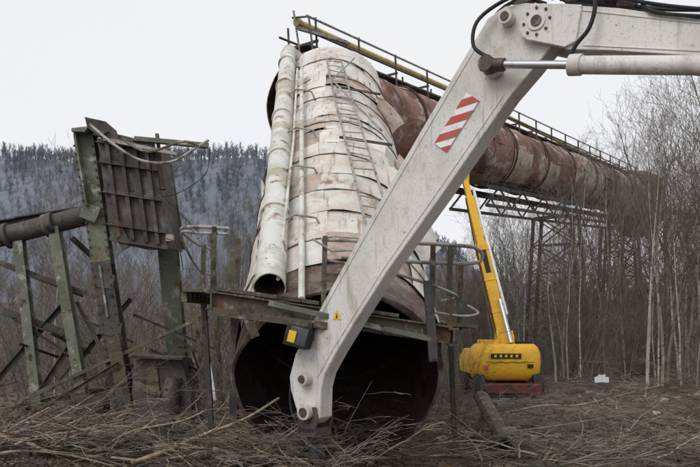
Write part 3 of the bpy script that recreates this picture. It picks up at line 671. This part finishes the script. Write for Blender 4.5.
b.prism([(8.3, 1.2), (12.2, 1.2), (12.4, 1.5), (12.35, 2.5), (9.9, 2.5), (9.7, 2.0), (8.3, 1.9)], EO, EU, Z, EN, -1.3, 1.3, 'exw')
b.prism([(8.1, 1.92), (9.65, 1.92), (9.65, 3.2), (8.6, 3.2), (8.15, 2.6)], EO, EU, Z, EN, -1.28, -.35, 'exw')
b.prism([(8.25, 2.05), (9.5, 2.05), (9.5, 3.05), (8.68, 3.05), (8.28, 2.5)], EO, EU, Z, EN, -1.30, -1.282, 'glass')
b.build('house_and_cab', ex, .05)

# ------------------------------------------------------------------ boom lift
bl = empty('telescopic_boom_lift')
LX, LY = 4.2, 19.0
b = B()
secs = [(.36, .80, .50), (.42, .88, .58), (.60, .94, .66), (.85, .96, .70), (1.10, .94, .68), (1.24, .88, .62), (1.33, .78, .50)]
vs = []; n = 40
for z_, a_, d_ in secs:
    for j in range(n):
        q = 2 * math.pi * j / n; c, s_ = math.cos(q), math.sin(q); pw = .5
        vs.append((LX + a_ * math.copysign(abs(c) ** pw, c), LY + .1 + d_ * math.copysign(abs(s_) ** .8, s_), z_))
fs = [[i * n + j, i * n + (j + 1) % n, (i + 1) * n + (j + 1) % n, (i + 1) * n + j] for i in range(len(secs) - 1) for j in range(n)] + [list(range(n))[::-1], [(len(secs) - 1) * n + j for j in range(n)]]
b.add(vs, fs, 'yel')
b.prism([(-.9, 0), (.9, 0), (.93, .4), (.8, .66), (.3, .72), (-.8, .66), (-.93, .4)][::-1], (LX, LY + .3, .5), (1, 0, 0), (0, 0, 1), (0, 1, 0), 0, 1.7, 'yel')
b.box((LX - .45, LY + .05, 1.38), (.5, .5, .12), 'yel', 0); b.box((LX + .5, LY + .1, 1.36), (.4, .5, .08), 'blk')
b.build('turret_and_counterweight', bl, .01, ang=50)
b = B()
fy = LY - .615
b.box((LX - .1, fy, 1.02), (.8, .012, .13), 'blk'); b.box((LX + .55, fy + .05, .75), (.16, .02, .1), 'blk'); b.box((LX - .62, fy + .06, .72), (.12, .02, .1), 'red')
for k in range(5): b.box((LX - .38 + k * .14, fy - .01, 1.02), (.06, .012, .07), 'sign')
b.tube([(LX + x * .05, fy - .01 + abs(x) * .001, .86 + .01 * math.sin(x)) for x in range(-13, 14)], .008, 'blk', 5)
b.build('labels', bl)
b = B()
b.box((LX, LY + .5, .28), (1.5, 2.9, .24), 'dred'); b.box((LX, LY + .3, .42), (.9, .9, .12), 'blk')
for sx in (-.76, .76):
    for yy in (-.35, 1.6):
        b.tube([(LX + sx - .14, LY + yy, .28), (LX + sx - .11, LY + yy, .28), (LX + sx + .11, LY + yy, .28), (LX + sx + .14, LY + yy, .28)], [.30, .36, .36, .30], 'blk', 24)
        b.tube([(LX + sx - .15, LY + yy, .28), (LX + sx + .15, LY + yy, .28)], .18, 'dred', 16)
b.box((LX, LY - .72, .2), (1.6, .2, .26), 'dred'); b.box((LX - .3, LY - .87, .2), (.25, .1, .16), 'tool'); b.beam((LX - .9, LY - .86, .12), (LX + .9, LY - .86, .12), .08, .08, 'dark')
for sx in (-.6, .2, .6): b.box((LX + sx, LY - .83, .24), (.12, .04, .14), 'tool')
ob_ = b.build('chassis_and_wheels', bl, .02); ob_.location.z = gz(LX, LY) - .02
b = B()
q0 = V((LX + .02, LY + .1, 1.28)); q1 = V((3.74, 20.0, 4.1)); q2 = V((3.53, 20.7, 5.6)); q3 = V((3.44, 21, 6.25))
b.beam(q0, q1, .30, .36, 'yel', (0, 1, 0)); b.beam(q1 - (q1 - q0) * .05, q2, .22, .27, 'yel', (0, 1, 0)); b.beam(q2 - (q2 - q1) * .05, q3, .16, .2, 'yel', (0, 1, 0))
for f in (.3, .62, .93):
    c = q0.lerp(q1, f); b.beam(c, c + (q1 - q0).normalized() * .06, .33, .39, 'yel', (0, 1, 0))
c = q0.lerp(q1, .72); b.beam(c + V((0, -.20, 0)), c + (q1 - q0).normalized() * .7 + V((0, -.2, 0)), .14, .02, 'blk', (0, 1, 0))
for sx in (-.2, .2): b.prism([(-.28, 0), (.3, 0), (.2, .42), (-.05, .5), (-.25, .3)], (LX + sx - .02, LY + .1, 1.2), (0, 1, 0), (0, 0, 1), (1, 0, 0), 0, .05, 'yel')
b.tube([V((LX + .12, LY - .25, 1.35)), q0.lerp(q1, .45) + V((.12, -.25, 0))], .06, 'chrome', 12)
b.tube([q0.lerp(q1, .3) + V((.24, -.1, 0)), q1 + V((.2, -.1, 0)), q2 + V((.22, -.05, -.2)), q2 + V((.12, 0, .3))], .045, 'wht', 8)
b.tube([q0 + V((-.2, -.1, .1)), q1 + V((-.18, -.05, 0)), q2 + V((-.12, -.05, 0))], .02, 'blk', 6)
b.box(q3 + V((-.05, 0, .02)), (.34, .26, .26), 'yel')
b.beam(q3, q3 + V((-.92, .35, -.25)), .13, .16, 'yel')
b.build('telescopic_boom', bl, .012)
b = B()
bc = q3 + V((-1.2, .45, -.45))
for z_ in (0, .5, .95):
    for a_, c_ in (((-.42, -.35), (.42, -.35)), ((.42, -.35), (.42, .35)), ((.42, .35), (-.42, .35)), ((-.42, .35), (-.42, -.35))):
        b.beam(bc + V((a_[0], a_[1], z_)), bc + V((c_[0], c_[1], z_)), .04, .04, 'tool')
for xx in (-.42, 0, .42):
    for yy in (-.35, .35): b.beam(bc + V((xx, yy, 0)), bc + V((xx, yy, .95)), .04, .04, 'tool')
b.box(bc + V((0, 0, .0)), (.84, .7, .05), 'tool'); b.build('work_basket', bl)

# ------------------------------------------------------------------ ground debris
def curvy(p, ang, L, r, k, bb, lift=.1, fork=3, n=6):
    pts = [V(p)]; d = V((math.cos(ang), math.sin(ang), lift)); rs = [r]
    for i in range(n):
        d = (d + V((U(-.22, .22), U(-.22, .22), U(-.2, .16)))).normalized(); q = pts[-1] + d * (L / n)
        g = gz(q.x, q.y) + .02; q.z = max(q.z, g); pts.append(q); rs.append(max(.003, r * (1 - .85 * (i + 1) / n)))
    bb.tube(pts, rs, k, 5 if r > .015 else 3, r > .015)
    for f in range(fork):
        i = random.randint(1, n - 1); curvy(pts[i], ang + random.choice((-1, 1)) * U(.4, 1), L * U(.3, .55), rs[i] * .6, k, bb, U(0, .4), fork - 2 if fork > 2 else 0, 4)
b = B()
KS = ['twig', 'twigr', 'twigr', 'trunk', 'pale', 'dark', 'core']
for i in range(330):
    x = U(-5.6, -.6); y = U(8.3, 10.6); curvy((x, y, gz(x, y) + U(0, .3)), U(-.5, 3.6), U(.6, 1.8), U(.005, .018), random.choice(KS), b, U(0, .5), 4)
for i in range(130):
    x = U(-1.9, .2); y = U(7.7, 8.9); curvy((x, y, gz(x, y) + U(0, .35)), U(0, 6.28), U(.4, 1.2), U(.005, .013), random.choice(KS), b, U(.1, .8), 4)
b.build('brush_pile')
b = B()
for i in range(420):
    y = U(8.5, 24) if i % 3 else U(8.5, 13); x = U(.3, .60 * y); curvy((x, y, gz(x, y) + U(0, .1)), U(-.6, 3.7), U(.5, 2.2), U(.005, .020), random.choice(KS), b, U(0, .25), 4)
b.build('felled_twigs')
b = B()
def limb(P, r, k='pale'):
    P = [V(p) + (V((U(-.05, .05), U(-.05, .05), U(-.035, .035))) if 0 < i < len(P) - 1 else V((0, 0, 0))) for i, p in enumerate(P)]
    pts = smooth_path(P, 6); b.tube(pts, [r * (1 - .55 * i / len(pts)) * U(.9, 1.1) for i in range(len(pts))], k, 8)
limb([(-2.7, 8.65, .06), (-2.3, 8.68, .24), (-1.9, 8.7, .36), (-1.35, 8.75, .58), (-.9, 8.9, .84)], .030)
limb([(-1.9, 8.7, .36), (-1.6, 8.6, .52), (-1.5, 8.5, .7)], .014); limb([(-2.2, 8.7, .28), (-2.0, 8.6, .30), (-1.6, 8.5, .22)], .012)
limb([(-4.6, 8.9, .28), (-4.2, 8.85, .29), (-3.8, 8.8, .2), (-3.0, 8.75, .1), (-2.4, 8.7, .05)], .030)
limb([(-4.5, 8.6, .12), (-4.1, 8.62, .2), (-3.6, 8.65, .14), (-2.9, 8.6, .03)], .02); limb([(-3.9, 8.8, .2), (-3.6, 8.8, .3), (-3.5, 8.9, .5)], .014)
limb([(-4.8, 9.4, .35), (-4.2, 9.3, .5), (-3.4, 9.3, .35)], .018); limb([(-1.2, 8.5, .15), (-.7, 8.45, .45), (-.35, 8.4, .75)], .012)
limb([(-3.3, 9.0, .1), (-2.8, 9.1, .35), (-2.2, 9.2, .5), (-1.7, 9.3, .75)], .016); limb([(-4.9, 9.0, .1), (-4.3, 9.0, .45), (-3.9, 9.1, .7)], .014); limb([(-2.6, 9.4, .5), (-2.9, 9.2, .3), (-3.4, 9.0, .12)], .02)
limb([(1.7, 10.5, .1), (3, 10.9, .18), (4.4, 11.2, .35)], .018, 'trunk'); limb([(2.6, 13, .1), (3.6, 13.1, .25), (4.4, 13.4, .3), (6.2, 14, .6)], .02, 'trunk'); limb([(3.6, 9.6, .05), (4.4, 9.9, .15), (5.2, 10.1, .2)], .018, 'trunk')
b.build('broken_limbs')
b = B()
for x, y, a, L, r in [(1.35, 11.4, .1, .4, .06), (1.55, 11.0, .5, .35, .05), (1.75, 11.6, -.3, .4, .06), (1.3, 10.6, 1.0, .3, .05), (2.5, 11.8, .2, .3, .05), (1.95, 10.9, 2.2, .3, .05)]:
    z = gz(x, y) + r; d = V((math.cos(a), math.sin(a), 0)) * L; b.tube([V((x, y, z)), V((x, y, z)) + d], r, 'pale', 12, False)
    for p_, s_ in ((V((x, y, z)), -1), (V((x, y, z)) + d, 1)): b.tube([p_, p_ + d.normalized() * s_ * .006], r * .97, 'cut', 12)
b.build('cut_logs')
b = B()
b.hollow([(2.12, 9.5, .12), (2.13, 9.55, .13), (2.12, 10.3, .36), (2.1, 11.2, .62)], [.125, .12, .12, .115], .03, 'mossy', 'inner', 20, .02)
b.beam((1.9, 11.1, .0), (2.3, 11.15, .55), .1, .1, 'mossy')
b.build('mossy_pipe_stub')
b = B()
for i in range(160):
    y = U(8.6, 20); x = U(-.5, .55) * y; r = U(.02, .07) * (1 if y < 14 else 1.4); z = gz(x, y)
    vs = [V((x, y, z)) + V((U(.7, 1.2) * a * r, U(.7, 1.2) * c * r, U(.6, 1) * d * r)) for d in (-1, 1) for a, c in ((-1, -1), (1, -1), (1, 1), (-1, 1))]
    b.add(vs, [[3, 2, 1, 0], [4, 5, 6, 7], [0, 1, 5, 4], [1, 2, 6, 5], [2, 3, 7, 6], [3, 0, 4, 7]], random.choice(['stone', 'litter', 'core']))
b.build('rubble')
b = B()
x, y = 6.15, 17.6; z = gz(x, y) + .42
pts = [V((x + i * .09, y + .03 * noise.noise(V((i, j, 0))), z + j * .07 + .03 * noise.noise(V((i * 1.3, j * 1.3, 7))))) + V((0, .05 * noise.noise(V((i * 2, j * 2, 1))), 0)) for j in range(4) for i in range(5)]
b.add(pts, [[j * 5 + i, j * 5 + i + 1, j * 5 + i + 6, j * 5 + i + 5] for j in range(3) for i in range(4) if not (j == 2 and i in (0, 3))], 'paper')
b.build('plastic_scrap')
rs = np.random.RandomState(3); n = 30000
yy = 8.2 + 16 * rs.rand(n) ** 1.5; xx = (rs.rand(n) - .5) * 1.25 * yy; b = B(); vv = []; ff = []
for i in range(n):
    x, y = xx[i], yy[i]; z = gz(x, y) + .02 + .045 * noise.noise(V((x * 5, y * 5, 9))); s_ = .010 + .026 * rs.rand(); a = rs.rand() * 6.28; c, s2 = math.cos(a) * s_, math.sin(a) * s_; t1, t2 = (rs.rand(2) - .3) * s_ * 1.3
    o = len(vv); vv += [(x - c, y - s2, z), (x + s2 * .5, y - c * .5, z + t1), (x + c, y + s2, z + t2), (x - s2 * .5, y + c * .5, z + .005)]; ff.append([o, o + 1, o + 2, o + 3])
b.add(vv, ff, 'litter'); b.build('leaf_litter', sharp=False)

# ------------------------------------------------------------------ light
w = bpy.data.worlds.new('World'); scene.world = w; w.use_nodes = True
N = w.node_tree.nodes; L = w.node_tree.links; bg = N['Background']
sky = N.new('ShaderNodeTexSky'); sky.sky_type = 'NISHITA'; sky.sun_disc = False
SE, SR = math.radians(42), math.radians(215)
sky.sun_elevation = SE; sky.sun_rotation = SR
mx = N.new('ShaderNodeMix'); mx.data_type = 'RGBA'; mx.inputs['Factor'].default_value = .93
tc = N.new('ShaderNodeTexCoord'); nz = N.new('ShaderNodeTexNoise'); nz.inputs['Scale'].default_value = 1.6; nz.inputs['Detail'].default_value = 3
L.new(tc.outputs['Generated'], nz.inputs['Vector'])
cr = N.new('ShaderNodeMix'); cr.data_type = 'RGBA'; cr.inputs['A'].default_value = (8.8, 8.85, 9.2, 1); cr.inputs['B'].default_value = (9.6, 9.6, 9.8, 1)
L.new(nz.outputs['Fac'], cr.inputs['Factor']); L.new(sky.outputs[0], mx.inputs['A']); L.new(cr.outputs['Result'], mx.inputs['B'])
L.new(mx.outputs['Result'], bg.inputs['Color']); bg.inputs['Strength'].default_value = .1
sd = bpy.data.lights.new('sun', 'SUN'); sd.energy = 1.3; sd.angle = math.radians(28); sd.color = (1, .98, .95)
so = bpy.data.objects.new('sun', sd); COL.objects.link(so)
dv = V((math.sin(SR) * math.cos(SE), math.cos(SR) * math.cos(SE), math.sin(SE)))
so.rotation_euler = dv.to_track_quat('Z', 'Y').to_euler()

# ------------------------------------------------------------------ camera
cd = bpy.data.cameras.new('camera'); cd.lens = 36; cd.sensor_width = 36; cd.shift_y = .138; cd.clip_end = 3000
co = bpy.data.objects.new('camera', cd); COL.objects.link(co); co.location = (0, 0, 1.7); co.rotation_euler = (math.radians(90), 0, 0)
scene.camera = co
scene.view_settings.view_transform = 'Standard'; scene.view_settings.look = 'None'; scene.view_settings.exposure = 0
